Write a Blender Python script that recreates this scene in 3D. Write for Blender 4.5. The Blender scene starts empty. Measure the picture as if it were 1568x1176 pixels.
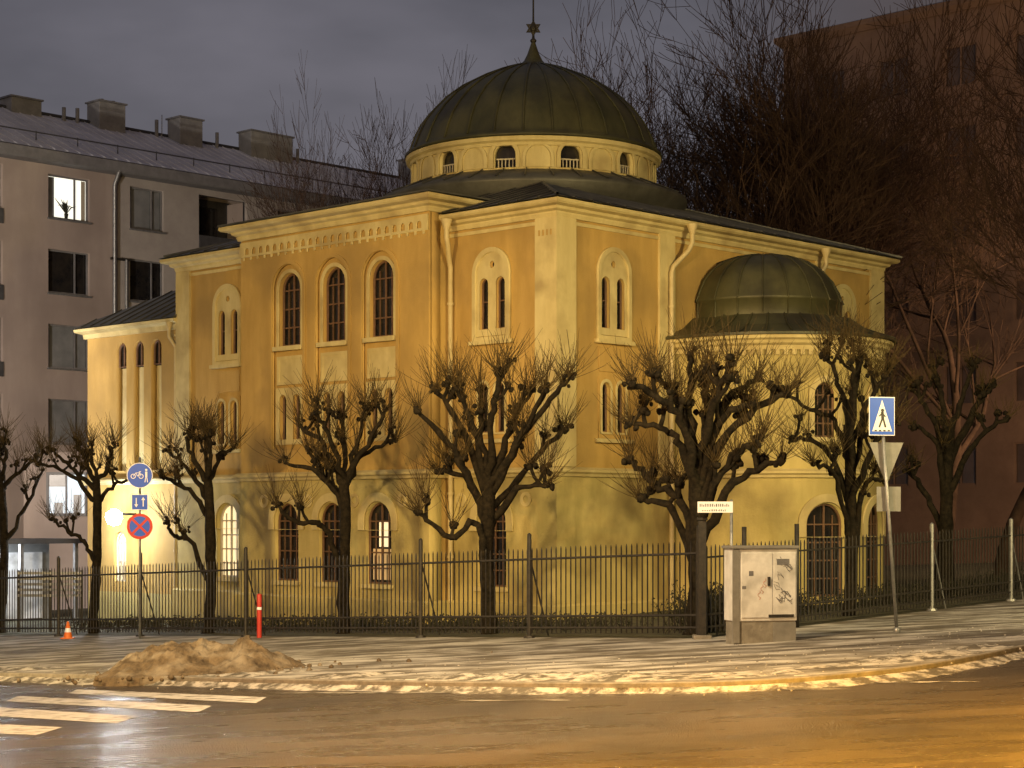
import bpy, bmesh, math, random
from mathutils import Vector, Matrix, noise
R=math.radians
scene=bpy.context.scene
F=2850.0; HZ=790.0; CX=784.0
GA,GB,GC=-2.04,.0496,-.0093
def gz(x,y): return GA+GB*x+GC*y
def inv(px,py,off=0.0):
    p=(px-CX)/F; q=(py-HZ)/F
    Y=-(GA+off)/(q+GB*p+GC)
    return Vector((p*Y,Y,gz(p*Y,Y)+off))

# ---------------------------------------------------------------- materials
def mat(name,c1,c2=None,scale=3.0,rough=.8,bump=0.0,bscale=None,metal=0.0,emit=None,es=0.0,detail=6,spec=.5,stain=None,stain_scale=.5,streak=False,rvar=0.0,lo=.35,hi=.65,smap=None,bd=.03):
    m=bpy.data.materials.new(name); m.use_nodes=True
    nt=m.node_tree; N=nt.nodes; L=nt.links
    b=N['Principled BSDF']
    b.inputs['Roughness'].default_value=rough
    b.inputs['Metallic'].default_value=metal
    b.inputs['Specular IOR Level'].default_value=spec
    b.inputs['Base Color'].default_value=(*c1,1)
    tc=N.new('ShaderNodeTexCoord')
    col=None
    if c2 is not None:
        n=N.new('ShaderNodeTexNoise'); n.inputs['Scale'].default_value=scale; n.inputs['Detail'].default_value=detail
        n.inputs['Roughness'].default_value=.65
        if streak or smap:
            mp=N.new('ShaderNodeMapping'); mp.inputs['Scale'].default_value=smap or (1,1,.22)
            L.new(tc.outputs['Object'],mp.inputs['Vector']); L.new(mp.outputs[0],n.inputs['Vector'])
        else: L.new(tc.outputs['Object'],n.inputs['Vector'])
        r=N.new('ShaderNodeValToRGB'); r.color_ramp.elements[0].position=lo; r.color_ramp.elements[1].position=hi
        r.color_ramp.elements[0].color=(*c1,1); r.color_ramp.elements[1].color=(*c2,1)
        L.new(n.outputs['Fac'],r.inputs['Fac']); col=r.outputs['Color']
        if stain is not None:
            n2=N.new('ShaderNodeTexNoise'); n2.inputs['Scale'].default_value=stain_scale; n2.inputs['Detail'].default_value=8
            L.new(tc.outputs['Object'],n2.inputs['Vector'])
            r2=N.new('ShaderNodeValToRGB'); r2.color_ramp.elements[0].position=.46; r2.color_ramp.elements[1].position=.68
            r2.color_ramp.elements[0].color=(0,0,0,1); r2.color_ramp.elements[1].color=(1,1,1,1)
            L.new(n2.outputs['Fac'],r2.inputs['Fac'])
            mx=N.new('ShaderNodeMixRGB'); mx.inputs[2].default_value=(*stain,1)
            L.new(r2.outputs['Color'],mx.inputs[0]); L.new(col,mx.inputs[1]); col=mx.outputs[0]
        L.new(col,b.inputs['Base Color'])
        if rvar:
            mr=N.new('ShaderNodeMapRange'); mr.inputs['From Min'].default_value=.35; mr.inputs['From Max'].default_value=.65
            mr.inputs['To Min'].default_value=rough-rvar; mr.inputs['To Max'].default_value=rough+rvar
            L.new(n.outputs['Fac'],mr.inputs['Value']); L.new(mr.outputs[0],b.inputs['Roughness'])
    if bump:
        n3=N.new('ShaderNodeTexNoise'); n3.inputs['Scale'].default_value=bscale or scale*4; n3.inputs['Detail'].default_value=6
        L.new(tc.outputs['Object'],n3.inputs['Vector'])
        bp=N.new('ShaderNodeBump'); bp.inputs['Strength'].default_value=bump; bp.inputs['Distance'].default_value=bd
        L.new(n3.outputs['Fac'],bp.inputs['Height']); L.new(bp.outputs[0],b.inputs['Normal'])
    if emit:
        b.inputs['Emission Color'].default_value=(*emit,1); b.inputs['Emission Strength'].default_value=es
    return m
M={}
M['wall']=mat('plaster_ochre',(.41,.27,.078),(.51,.345,.112),2.2,.9,.3,30,stain=(.32,.215,.072),stain_scale=.5,streak=True)
M['low']=mat('plaster_lower',(.41,.34,.13),(.53,.44,.182),1.6,.9,.4,20,stain=(.26,.21,.085),stain_scale=.7,streak=True)
M['trim']=mat('plaster_trim',(.51,.425,.20),(.60,.515,.26),3,.85,.2,40,stain=(.38,.30,.14),stain_scale=1.1,streak=True)
M['copper']=mat('patina_metal',(.040,.042,.020),(.085,.082,.038),1.2,.5,.12,12,metal=.2,stain=(.030,.028,.016),stain_scale=.9,streak=True)
M['roof']=mat('roof_sheet',(.05,.05,.045),(.10,.10,.09),1.0,.5,.1,10,metal=.25)
M['glass']=mat('window_glass',(.012,.012,.014),(.03,.026,.022),2.5,.12,0)
M['frame']=mat('window_frame',(.11,.06,.033),(.16,.088,.05),8,.6)
M['wframe']=mat('window_frame_white',(.42,.38,.30),(.50,.46,.36),8,.6)
M['litw']=mat('lit_pane_warm',(.8,.7,.5),emit=(1,.80,.48),es=.9)
M['litb']=mat('lit_pane_white',(.8,.8,.8),emit=(1,.97,.82),es=1.05)
M['litc']=mat('lit_pane_cool',(.8,.8,.8),emit=(.55,.8,1),es=.6)
M['lamp']=mat('lamp_glow',(.9,.9,.9),emit=(.92,.96,1),es=60)
M['sod']=mat('sodium_glow',(.9,.8,.6),emit=(1,.7,.3),es=20)
M['pipe']=mat('painted_pipe',(.45,.37,.19),(.53,.44,.24),5,.5)
M['iron']=mat('iron_black',(.012,.012,.012),(.035,.03,.025),12,.55,.1)
M['galv']=mat('galvanised_steel',(.22,.23,.24),(.34,.35,.36),9,.45,metal=.6)  # pale grey galvanised steel for poles, sills and right fence posts
M['bark']=mat('bark_dark',(.007,.006,.0045),(.027,.021,.013),9,.95,.8,25,spec=.15)
M['shoot']=mat('twig_bark',(.050,.035,.015),(.10,.070,.028),6,.85,spec=.2)
M['fbark']=mat('bark_background',(.040,.026,.019),(.095,.060,.042),2,.95,spec=.1)
M['road']=mat('asphalt_wet',(.044,.037,.030),(.082,.068,.054),1.1,.30,1.0,42,rvar=.09,stain=(.032,.028,.024),stain_scale=.35,smap=(.35,1.2,1),spec=.7)
M['pave']=mat('pavement_snow',(.095,.085,.072),(.52,.51,.49),1.3,.75,.9,22,detail=14,lo=.42,hi=.57,stain=(.14,.125,.10),stain_scale=1.3,smap=(.4,1.5,1))
M['kerb']=mat('granite_kerb',(.16,.15,.13),(.28,.26,.23),6,.8,.3,30)
M['slush']=mat('slush',(.12,.11,.09),(.54,.52,.49),4,.6,.9,30,detail=12,lo=.44,hi=.57)
M['ground']=mat('ground_soil',(.03,.028,.02),(.07,.062,.045),2,.95,.5,15)
M['yard']=mat('yard_grass',(.028,.030,.012),(.10,.095,.06),3,.95,.8,20)
M['paint']=mat('road_paint',(.07,.065,.06),(.55,.55,.56),6,.5,.3,40,detail=14,lo=.40,hi=.49,smap=(.5,1.6,1))
M['pile']=mat('gritty_snow',(.055,.040,.026),(.155,.118,.078),4,.95,1.0,14,stain=(.24,.21,.17),stain_scale=2.4)
M['apt']=mat('apartment_render',(.35,.29,.265),(.42,.355,.325),.8,.9,.15,15,stain=(.29,.24,.22),stain_scale=.3,streak=True)
M['apt2']=mat('apartment_render_pale',(.35,.32,.305),(.43,.40,.38),.8,.9,.15,15)
M['snowroof']=mat('metal_roof_frost',(.50,.51,.55),(.78,.79,.84),.7,.6,.1,8,lo=.3,hi=.7)
M['fascia']=mat('fascia_dark',(.05,.05,.055),(.08,.08,.085),3,.6)
M['eave']=mat('fascia_grey',(.16,.16,.17),(.22,.22,.23),3,.6)
M['chim']=mat('chimney',(.22,.22,.225),(.32,.32,.32),2,.85)
M['blind']=mat('blind_pane',(.17,.18,.19),(.24,.25,.26),1.5,.3)
M['brick']=mat('brick_dark',(.12,.075,.052),(.155,.10,.07),1.5,.9,.2,12,stain=(.095,.062,.045),stain_scale=.2)
M['dimglass']=mat('dim_glass',(.05,.036,.028),(.075,.052,.04),1.5,.3)
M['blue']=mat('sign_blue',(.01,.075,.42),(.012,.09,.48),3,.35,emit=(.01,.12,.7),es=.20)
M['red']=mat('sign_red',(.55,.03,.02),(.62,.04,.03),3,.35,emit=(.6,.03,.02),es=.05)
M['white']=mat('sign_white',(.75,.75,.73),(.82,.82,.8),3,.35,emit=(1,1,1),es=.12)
M['black']=mat('sign_black',(.015,.015,.015),(.02,.02,.02),3,.5)
M['back']=mat('sign_back_grey',(.17,.17,.165),(.24,.24,.23),4,.5)
M['cab']=mat('cabinet_paint',(.60,.62,.64),(.78,.80,.82),2.5,.55,.1,12,stain=(.42,.43,.43),stain_scale=2.2)
M['cabd']=mat('cabinet_concrete',(.17,.16,.14),(.28,.27,.24),4,.9,.4)
M['graf']=mat('graffiti_grey',(.12,.13,.15),(.2,.2,.22),5,.6)
M['grafr']=mat('graffiti_red',(.45,.12,.08),(.5,.2,.15),5,.6)
M['orange']=mat('cone_orange',(.75,.16,.02),(.8,.2,.03),5,.5)
M['rp']=mat('post_red',(.45,.03,.02),(.5,.04,.03),5,.5)
M['hedge']=mat('hedge_twig',(.012,.014,.007),(.035,.032,.016),5,.9)

# ---------------------------------------------------------------- helpers
def link(o,parent=None):
    scene.collection.objects.link(o)
    if parent: o.parent=parent
    return o
def empty(name,loc=(0,0,0),rz=0):
    e=bpy.data.objects.new(name,None); e.location=loc; e.rotation_euler=(0,0,rz); e.empty_display_size=.3
    return link(e)
def obj(name,verts,faces,m,parent=None,smooth=False,recalc=False):
    me=bpy.data.meshes.new(name); me.from_pydata([tuple(v) for v in verts],[],faces); me.update()
    if recalc:
        bm=bmesh.new(); bm.from_mesh(me); bmesh.ops.recalc_face_normals(bm,faces=bm.faces); bm.to_mesh(me); bm.free()
    if m is not None: me.materials.append(m)
    if smooth: me.polygons.foreach_set('use_smooth',[True]*len(me.polygons))
    return link(bpy.data.objects.new(name,me),parent)
def box(name,x0,x1,y0,y1,z0,z1,m,parent=None,bev=0):
    v=[(x0,y0,z0),(x1,y0,z0),(x1,y1,z0),(x0,y1,z0),(x0,y0,z1),(x1,y0,z1),(x1,y1,z1),(x0,y1,z1)]
    f=[(0,3,2,1),(4,5,6,7),(0,1,5,4),(1,2,6,5),(2,3,7,6),(3,0,4,7)]
    o=obj(name,v,f,m,parent)
    if bev:
        b=o.modifiers.new('b','BEVEL'); b.width=bev; b.segments=2
    return o
def fac(name,outer,holes,d0,d1,mp,m,parent,cuts=None):
    cu=bpy.data.curves.new('t','CURVE'); cu.dimensions='2D'; cu.fill_mode='BOTH'; cu.extrude=(d1-d0)/2
    for pl in [outer]+list(holes):
        s=cu.splines.new('POLY'); s.points.add(len(pl)-1)
        for i,p in enumerate(pl): s.points[i].co=(p[0],p[1],0,1)
        s.use_cyclic_u=True
    co=bpy.data.objects.new('t',cu)
    me=bpy.data.meshes.new_from_object(co)
    bpy.data.objects.remove(co); bpy.data.curves.remove(cu)
    bm=bmesh.new(); bm.from_mesh(me)
    bmesh.ops.remove_doubles(bm,verts=bm.verts,dist=1e-5)
    if cuts:
        for c in cuts:
            bmesh.ops.bisect_plane(bm,geom=bm.verts[:]+bm.edges[:]+bm.faces[:],plane_co=(c,0,0),plane_no=(1,0,0))
    mid=(d0+d1)/2
    for v in bm.verts: v.co=Vector(mp(v.co.x,v.co.y,v.co.z+mid))
    bmesh.ops.recalc_face_normals(bm,faces=bm.faces)
    me2=bpy.data.meshes.new(name); bm.to_mesh(me2); bm.free(); bpy.data.meshes.remove(me)
    me2.materials.clear(); me2.materials.append(m)
    return link(bpy.data.objects.new(name,me2),parent)
def rect(a0,a1,z0,z1): return [(a0,z0),(a1,z0),(a1,z1),(a0,z1)]
def arch(c,w,z0,z1,n=14):
    r=w/2; p=[(c-r,z0),(c+r,z0)]
    for i in range(n+1):
        a=math.pi*i/n; p.append((c+r*math.cos(a),z1-r+r*math.sin(a)))
    return p
def circ(c,z,r,n=18): return [(c+r*math.cos(2*math.pi*i/n),z+r*math.sin(2*math.pi*i/n)) for i in range(n)]
mapL=lambda a,z,o:(-o,a,z)
mapR=lambda a,z,o:(a,-o,z)
def window(nm,mp,c,w,z0,z1,plane,parent,glass='glass',frame='frame',mull=True,cuts=None,rows=3):
    fac(nm+'_pane',arch(c,w+.04,z0-.02,z1+.02),[],plane-.2,plane-.18,mp,M[glass],parent,cuts)
    fw=.045 if w>.5 else .03
    fac(nm+'_frame',arch(c,w-.004,z0+.002,z1-.002),[arch(c,w-2*fw,z0+fw,z1-fw)],plane-.17,plane-.10,mp,M[frame],parent,cuts)
    if mull:
        fac(nm+'_mullion',rect(c-.022,c+.022,z0+fw,z1-fw),[],plane-.165,plane-.115,mp,M[frame],parent,cuts)
        if w>.5:
            H=z1-z0
            for k in range(1,rows+1):
                zz=z0+k*(H-w/2)/rows
                fac(nm+'_bar_%d'%k,rect(c-w/2+fw,c+w/2-fw,zz-.018,zz+.018),[],plane-.16,plane-.12,mp,M[frame],parent,cuts)
            for sx in (-1,1):
                fac(nm+'_glazing',rect(c+sx*w/4-.012,c+sx*w/4+.012,z0+fw,z1-w*.28),[],plane-.158,plane-.125,mp,M[frame],parent,cuts)
def sweep(name,path,prof,m,parent):
    n=len(path); vs=[];k=len(prof)
    def nr(a,b):
        d=Vector((b[0]-a[0],b[1]-a[1])).normalized(); return Vector((d.y,-d.x))
    for i,p in enumerate(path):
        if i==0: o=nr(path[0],path[1])
        elif i==n-1: o=nr(path[-2],path[-1])
        else:
            a=nr(path[i-1],p); b=nr(p,path[i+1]); o=(a+b)/(1+a.dot(b))
        for q in prof: vs.append((p[0]+o.x*q[0],p[1]+o.y*q[0],q[1]))
    fs=[]
    for i in range(n-1):
        for j in range(k):
            fs.append((i*k+j,i*k+(j+1)%k,(i+1)*k+(j+1)%k,(i+1)*k+j))
    fs.append(tuple(range(k))); fs.append(tuple(range((n-1)*k,n*k)))
    return obj(name,vs,fs,m,parent,recalc=True)
def revolve(name,prof,cx,cy,m,parent,n=72,smooth=True,a0=0,a1=2*math.pi):
    vs=[];fs=[];k=len(prof); full=abs(a1-a0-2*math.pi)<1e-6
    cnt=n if full else n+1
    for i in range(cnt):
        a=a0+(a1-a0)*i/n
        for r,z in prof: vs.append((cx+r*math.cos(a),cy+r*math.sin(a),z))
    for i in range(n):
        for j in range(k-1):
            b=(i+1)%cnt
            fs.append((i*k+j,b*k+j,b*k+j+1,i*k+j+1))
    return obj(name,vs,fs,m,parent,smooth)
class Tubes:
    def __init__(s): s.v=[];s.f=[]
    def add(s,pts,rad,n=4,cap=False):
        pts=[Vector(p) for p in pts]; base=len(s.v); L=len(pts)
        ref=Vector((.31,.87,.38))
        for i,p in enumerate(pts):
            t=(pts[min(i+1,L-1)]-pts[max(i-1,0)])
            if t.length<1e-9: t=Vector((0,0,1))
            t.normalize()
            a=t.cross(ref)
            if a.length<.1: a=t.cross(Vector((1,0,0)))
            a.normalize(); b=t.cross(a)
            r=rad[i] if hasattr(rad,'__len__') else rad
            for k in range(n):
                w=2*math.pi*k/n; q=p+a*(r*math.cos(w))+b*(r*math.sin(w)); s.v.append((q.x,q.y,q.z))
        for i in range(L-1):
            for k in range(n):
                s.f.append((base+i*n+k,base+i*n+(k+1)%n,base+(i+1)*n+(k+1)%n,base+(i+1)*n+k))
        if cap:
            s.f.append(tuple(base+k for k in range(n))[::-1]); s.f.append(tuple(base+(L-1)*n+k for k in range(n)))
    def blob(s,c,r,rng):
        c=Vector(c);base=len(s.v);n=7;m_=4
        s.v.append((c.x,c.y,c.z-r))
        for i in range(1,m_):
            ph=-math.pi/2+math.pi*i/m_
            for k in range(n):
                w=2*math.pi*k/n; rr=r*rng.uniform(.75,1.2)
                s.v.append((c.x+rr*math.cos(ph)*math.cos(w),c.y+rr*math.cos(ph)*math.sin(w),c.z+rr*math.sin(ph)))
        s.v.append((c.x,c.y,c.z+r))
        for k in range(n): s.f.append((base,base+1+(k+1)%n,base+1+k))
        for i in range(m_-2):
            for k in range(n):
                s.f.append((base+1+i*n+k,base+1+i*n+(k+1)%n,base+1+(i+1)*n+(k+1)%n,base+1+(i+1)*n+k))
        top=len(s.v)-1
        for k in range(n): s.f.append((base+1+(m_-2)*n+k,base+1+(m_-2)*n+(k+1)%n,top))
    def make(s,name,m,parent=None,smooth=True):
        return obj(name,s.v,s.f,m,parent,smooth)

# ---------------------------------------------------------------- synagogue
ANG=math.atan2(.724,.69)
syn=empty('synagogue',(1.0,42.0,0),ANG)
LX,LY=13.4,13.9
B0,B1,BO=3.41,10.5,.71
ZB=1.0; ZT=7.1; ZG=-3.6
box('body_core',.30,LX,.30,LY,ZG,ZT,M['wall'],syn)
box('body_block',-BO+.38,1.6,B0+.003,B1-.003,ZG,7.5,M['wall'],syn)
WL=[2.0,11.95]
def pair(c): return [arch(c-.27,.30,4.36,5.56,8),arch(c+.27,.30,4.36,5.56,8),circ(c,5.86,.085,12)]
def pairl(c): return [arch(c-.27,.30,1.95,3.1,8),arch(c+.27,.30,1.95,3.1,8)]
def tower_windows(nm,mp,c,parent):
    fac(nm+'_tympanum',arch(c,1.02,4.2,6.16),pair(c),.0,.035,mp,M['trim'],parent)
    fac(nm+'_surround',arch(c,1.2,4.08,6.26),[arch(c,1.0,4.18,6.15)],.0,.09,mp,M['trim'],parent)
    fac(nm+'_sill',rect(c-.66,c+.66,4.0,4.09),[],.0,.15,mp,M['trim'],parent)
    fac(nm+'_apron',rect(c-.5,c+.5,3.35,3.92),[],.0,.03,mp,M['wall'],parent)
    fac(nm+'_lower_surround',rect(c-.52,c+.52,1.8,3.22),pairl(c),.0,.03,mp,M['wall'],parent)
    fac(nm+'_lower_sill',rect(c-.64,c+.64,1.7,1.79),[],.0,.12,mp,M['trim'],parent)
    for sx in (-.27,.27):
        window(nm+'_up',mp,c+sx,.30,4.36,5.56,.03,parent,mull=False)
        window(nm+'_lo',mp,c+sx,.30,1.95,3.1,.03,parent,mull=False)
        fac(nm+'_lo_rim',arch(c+sx,.42,1.9,3.18,8),[arch(c+sx,.31,1.94,3.11,8)],.03,.06,mp,M['trim'],parent)
        fac(nm+'_transom',rect(c+sx-.13,c+sx+.13,5.0,5.03),[],-.13,-.1,mp,M['frame'],parent)
    fac(nm+'_oculus',circ(c,5.86,.1,12),[],-.1,-.08,mp,M['glass'],parent)
fac('tower_wall_a',rect(.0,B0,ZB,ZT),pair(2.0)+pairl(2.0),-.30,0,mapL,M['wall'],syn)
fac('tower_wall_b',rect(B1,14.18,ZB,ZT),pair(11.95)+pairl(11.95),-.30,0,mapL,M['wall'],syn)
box('tower_b_end',.30,3,LY-.01,14.177,ZG,ZT,M['wall'],syn)
for i,c in enumerate(WL): tower_windows('tower_window_%d'%i,mapL,c,syn)
WR=[1.95,11.45]
hs=[]
for c in WR: hs+=pair(c)+pairl(c)
fac('side_wall',rect(.301,LX,ZB,ZT),hs,-.30,0,mapR,M['wall'],syn)
for i,c in enumerate(WR): tower_windows('side_window_%d'%i,mapR,c,syn)
box('corner_pilaster',-.09,.58,-.09,.58,ZB+.12,6.76,M['trim'],syn)
box('corner_pilaster_low',-.08,.56,-.08,.56,-2.0,ZB-.11,M['low'],syn)
for a in (.0,.12,.24,.36):
    box('pilaster_slot',-.105,-.08,a+.06,a+.10,6.35,6.48,M['wall'],syn)
box('pilaster_side_a',3.62,4.2,-.07,.2,ZB+.12,6.76,M['trim'],syn)
box('pilaster_side_b',10.2,10.6,-.07,.2,ZB+.12,6.76,M['trim'],syn)
box('pilaster_side_c',LX-.58,LX+.07,-.07,.5,ZB+.12,6.76,M['trim'],syn)
box('pilaster_left_end',-.07,.3,13.62,14.24,ZB+.12,6.76,M['trim'],syn)
WB=[5.14,6.88,8.60]
hb=[];ht=[]
for c in WB:
    hb+=[arch(c,.86,4.34,6.2)]+pairl(c); ht.append(arch(c,1.22,1.72,6.42))
fac('block_wall_back',rect(B0+.001,B1-.001,ZB,7.3),hb,BO-.38,BO-.09,mapL,M['wall'],syn)
fac('block_wall_front',rect(B0,B1,ZB,7.3),ht,BO-.09,BO,mapL,M['wall'],syn)
for i,c in enumerate(WB):
    window('block_window_%d'%i,mapL,c,.86,4.34,6.2,BO-.09,syn)
    fac('block_window_rim_%d'%i,arch(c,1.06,4.34,6.30),[arch(c,.87,4.345,6.205)],BO-.09,BO-.055,mapL,M['trim'],syn)
    fac('block_arch_band_%d'%i,arch(c,1.42,1.70,6.52),[arch(c,1.225,1.715,6.425)],BO,BO+.035,mapL,M['wall'],syn)
    fac('block_sill_%d'%i,rect(c-.55,c+.55,4.22,4.33),[],BO-.09,BO+.06,mapL,M['trim'],syn)
    fac('block_spandrel_%d'%i,rect(c-.5,c+.5,3.35,4.08),[rect(c-.42,c+.42,3.43,4.0)],BO-.09,BO-.05,mapL,M['trim'],syn)
    fac('block_spandrel_field_%d'%i,rect(c-.42,c+.42,3.43,4.0),[],BO-.09,BO-.07,mapL,M['trim'],syn)
    fac('block_lower_panel_%d'%i,rect(c-.54,c+.54,1.82,3.27),pairl(c),BO-.09,BO-.05,mapL,M['trim'],syn)
    for sx in (-.27,.27): window('block_lower_window_%d'%i,mapL,c+sx,.30,1.95,3.1,BO-.09,syn,mull=False)
fr=[];n=24;st=(B1-B0-.3)/n
for i in range(n): fr.append(arch(B0+.15+st*(i+.5),st*.62,6.80,6.98,8))
fac('block_frieze',rect(B0+.01,B1-.01,6.74,7.12),fr,BO,BO+.05,mapL,M['trim'],syn)
for i in range(n+1):
    a=B0+.15+st*i
    fac('frieze_corbel_%d'%i,rect(a-.03,a+.03,6.66,6.74),[],BO,BO+.04,mapL,M['trim'],syn)
def cprof(z,e=.38): return [(-.02,z-.36),(.06,z-.36),(.09,z-.28),(.09,z-.24),(.18,z-.2),(.2,z-.14),(e-.04,z-.11),(e,z-.07),(e,z),(-.02,z+.03)]
sweep('cornice_block',[(1.6,B1),(-BO,B1),(-BO,B0),(1.6,B0)],cprof(7.54,.42),M['trim'],syn)
sweep('cornice_main',[(0,B0+.02),(0,0),(LX,0),(LX,LY)],cprof(ZT+.02),M['trim'],syn)
sweep('cornice_tower_b',[(3,14.18),(0,14.18),(0,B1-.02)],cprof(ZT+.02),M['trim'],syn)
fz=[(-.02,6.62),(.03,6.62),(.03,6.70),(-.02,6.70)]
sweep('frieze_line',[(0,B0),(0,0),(LX,0)],fz,M['trim'],syn)
sweep('frieze_line_b',[(1,14.18),(0,14.18),(0,B1)],fz,M['trim'],syn)
bl=[(-.02,ZB-.1),(.1,ZB-.1),(.12,ZB-.04),(.18,ZB),(.18,ZB+.05),(.07,ZB+.11),(-.02,ZB+.11)]
outline=[(3,14.18),(0,14.18),(0,B1),(-BO,B1),(-BO,B0),(0,B0),(0,0),(LX,0),(LX,LY)]
sweep('belt_course',outline,bl,M['trim'],syn)
pl=[(-.02,ZG),(.14,ZG),(.14,-2.05),(.09,-2.0),(-.02,-2.0)]
sweep('plinth',outline,pl,M['low'],syn)
def lowwin(nm,mp,c,pl_,lit=None,cuts=None):
    window(nm,mp,c,.92,-1.65,.33,pl_,syn,glass=lit or 'glass',frame='wframe' if lit else 'frame',cuts=cuts,rows=4)
    fac(nm+'_arch',arch(c,1.4,-.35,.57),[arch(c,.98,-.34,.36)],pl_,pl_+.05,mp,M['trim'],syn,cuts)
    fac(nm+'_sill',rect(c-.55,c+.55,-1.76,-1.66),[],pl_,pl_+.08,mp,M['trim'],syn,cuts)
fac('lower_wall_a',rect(.0,B0,ZG,ZB-.02),[arch(2.0,.92,-1.65,.33)],-.30,.03,mapL,M['low'],syn)
fac('lower_wall_b',rect(B1,14.18,ZG,ZB-.02),[arch(11.95,.92,-1.65,.33)],-.30,.03,mapL,M['low'],syn)
fac('lower_wall_block',rect(B0-.03,B1+.03,ZG,ZB-.02),[arch(c,.92,-1.65,.33) for c in WB],BO-.38,BO+.03,mapL,M['low'],syn)
fac('lower_wall_side',rect(.3,LX,ZG,ZB-.02),[arch(11.45,.92,-1.65,.33)],-.30,.03,mapR,M['low'],syn)
lowwin('ground_window_a',mapL,2.0,.03)
lowwin('ground_window_b',mapL,11.95,.03,'litw')
for i,c in enumerate(WB): lowwin('ground_window_c%d'%i,mapL,c,BO+.03)
lowwin('ground_window_d',mapR,11.45,.03)
M['dimlit']=mat('interior_glow',(.3,.2,.1),emit=(1,.60,.22),es=.42)
fac('interior_light',rect(4.98,5.30,-.75,-.15),[],BO-.148,BO-.145,mapL,M['litw'],syn)
fac('interior_light_b',rect(4.75,5.52,-1.55,-.8),[],BO-.148,BO-.146,mapL,M['dimlit'],syn)
for a,o in ((.9,.03),(3.0,.03),(4.27,BO+.03),(6.0,BO+.03),(7.75,BO+.03),(9.5,BO+.03),(11.0,.03),(13.1,.03)):
    fac('medallion',circ(a,.38,.17),[circ(a,.38,.09)],o,o+.03,mapL,M['trim'],syn)
# main roof
ov=.42
c0=[(-ov,-ov,ZT+.05),(LX+ov,-ov,ZT+.05),(LX+ov,LY+ov,ZT+.05),(-ov,LY+ov,ZT+.05)]
cc=(LX/2,LY/2,9.40)
obj('roof_main',c0+[cc,(LX/2,LY/2,ZT)],[(0,1,4),(1,2,4),(2,3,4),(3,0,4),(1,0,5),(2,1,5),(3,2,5),(0,3,5)],M['roof'],syn)
T=Tubes()
def seam(a,b,nn):
    A=Vector(a);Bv=Vector(b);Cn=Vector(cc)
    for i in range(1,nn):
        f=i/nn; p=A.lerp(Bv,f)
        g=min(f,1-f)*2
        mid=(A+Bv)/2; d=(Cn-mid)*g
        T.add([p+Vector((0,0,.02)),p+d+Vector((0,0,.02))],.022,4)
for i in range(4): seam(c0[i],c0[(i+1)%4],24)
for i in range(4): T.add([Vector(c0[i])+Vector((0,0,.03)),Vector(cc)+Vector((0,0,.03))],.04,5)
T.make('roof_seams',M['roof'],syn,False)
x0,x1=-BO-.44,2.6; y0,y1=B0-.44,B1+.44
obj('block_roof',[(x0,y0,7.56),(x0,y1,7.56),(x1,y0,7.60),(x1,y1,7.60),(x0,y0,7.60),(x0,y1,7.60),(.9,y0+1.4,7.78),(.9,y1-1.4,7.78),(x1,y0+1.4,7.86),(x1,y1-1.4,7.86),(x1,y0,7.64),(x1,y1,7.64)],
    [(0,1,5,4),(4,5,7,6),(4,6,8,10),(5,11,9,7),(6,7,9,8),(0,4,10,2),(1,3,11,5),(0,2,3,1)],M['roof'],syn,recalc=True)
obj('tower_b_roof',[(-.42,10.3,ZT+.05),(-.42,14.6,ZT+.05),(3,14.6,ZT+.05),(3,10.3,ZT+1.0),(1.0,13,ZT+.55)],[(0,1,4),(1,2,4),(2,3,4),(3,0,4),(0,3,2,1)],M['roof'],syn)
# main dome
DC=(LX/2,LY/2)
rd=3.36
dome_prof=[(3.40,9.84),(3.56,9.86),(3.57,9.92),(3.45,9.99),(3.40,10.1),(3.30,10.38),(3.13,10.72),(2.88,11.05),(2.52,11.42),(2.05,11.77),(1.53,12.05),(1.0,12.28),(.58,12.42),(.36,12.52),(.26,12.62),(.17,12.8),(.1,13.0),(.05,13.15)]
revolve('dome_shell',dome_prof,DC[0],DC[1],M['copper'],syn,96)
T=Tubes()
for i in range(28):
    a=2*math.pi*i/28
    T.add([(DC[0]+(r+.01)*math.cos(a),DC[1]+(r+.01)*math.sin(a),z+.01) for r,z in dome_prof[3:13]],.028,4)
T.make('dome_ribs',M['copper'],syn)
revolve('dome_drum_cornice',[(3.3,9.62),(3.42,9.62),(3.44,9.7),(3.52,9.74),(3.54,9.84),(3.3,9.845)],DC[0],DC[1],M['trim'],syn,96,False)
revolve('drum_inner',[(3.06,8.3),(3.06,9.8)],DC[0],DC[1],M['wall'],syn,48)
revolve('drum_base_roof',[(3.30,9.03),(3.42,9.0),(4.25,8.66),(4.25,8.55),(3.9,8.1)],DC[0],DC[1],M['roof'],syn,96)
T=Tubes()
for i in range(36):
    a=2*math.pi*i/36
    T.add([(DC[0]+r*math.cos(a),DC[1]+r*math.sin(a),z+.02) for r,z in [(3.4,9.01),(4.25,8.67)]],.02,4)
T.make('drum_roof_seams',M['roof'],syn)
circf=2*math.pi*rd
camang=math.atan2(-1,0)-ANG
def mapD(a,z,o):
    th=camang+a/rd
    return (DC[0]+(rd+o)*math.cos(th),DC[1]+(rd+o)*math.sin(th),z)
u=circf/12
hol=[arch(-circf/2+u*(k+.5)+.09,.58,9.06,9.68,10) for k in range(12)]
cuts=[-circf/2+circf*i/96 for i in range(1,96)]
fac('drum_wall',rect(-circf/2,circf/2,8.6,9.84),hol,-.25,0,mapD,M['trim'],syn,cuts)
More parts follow.
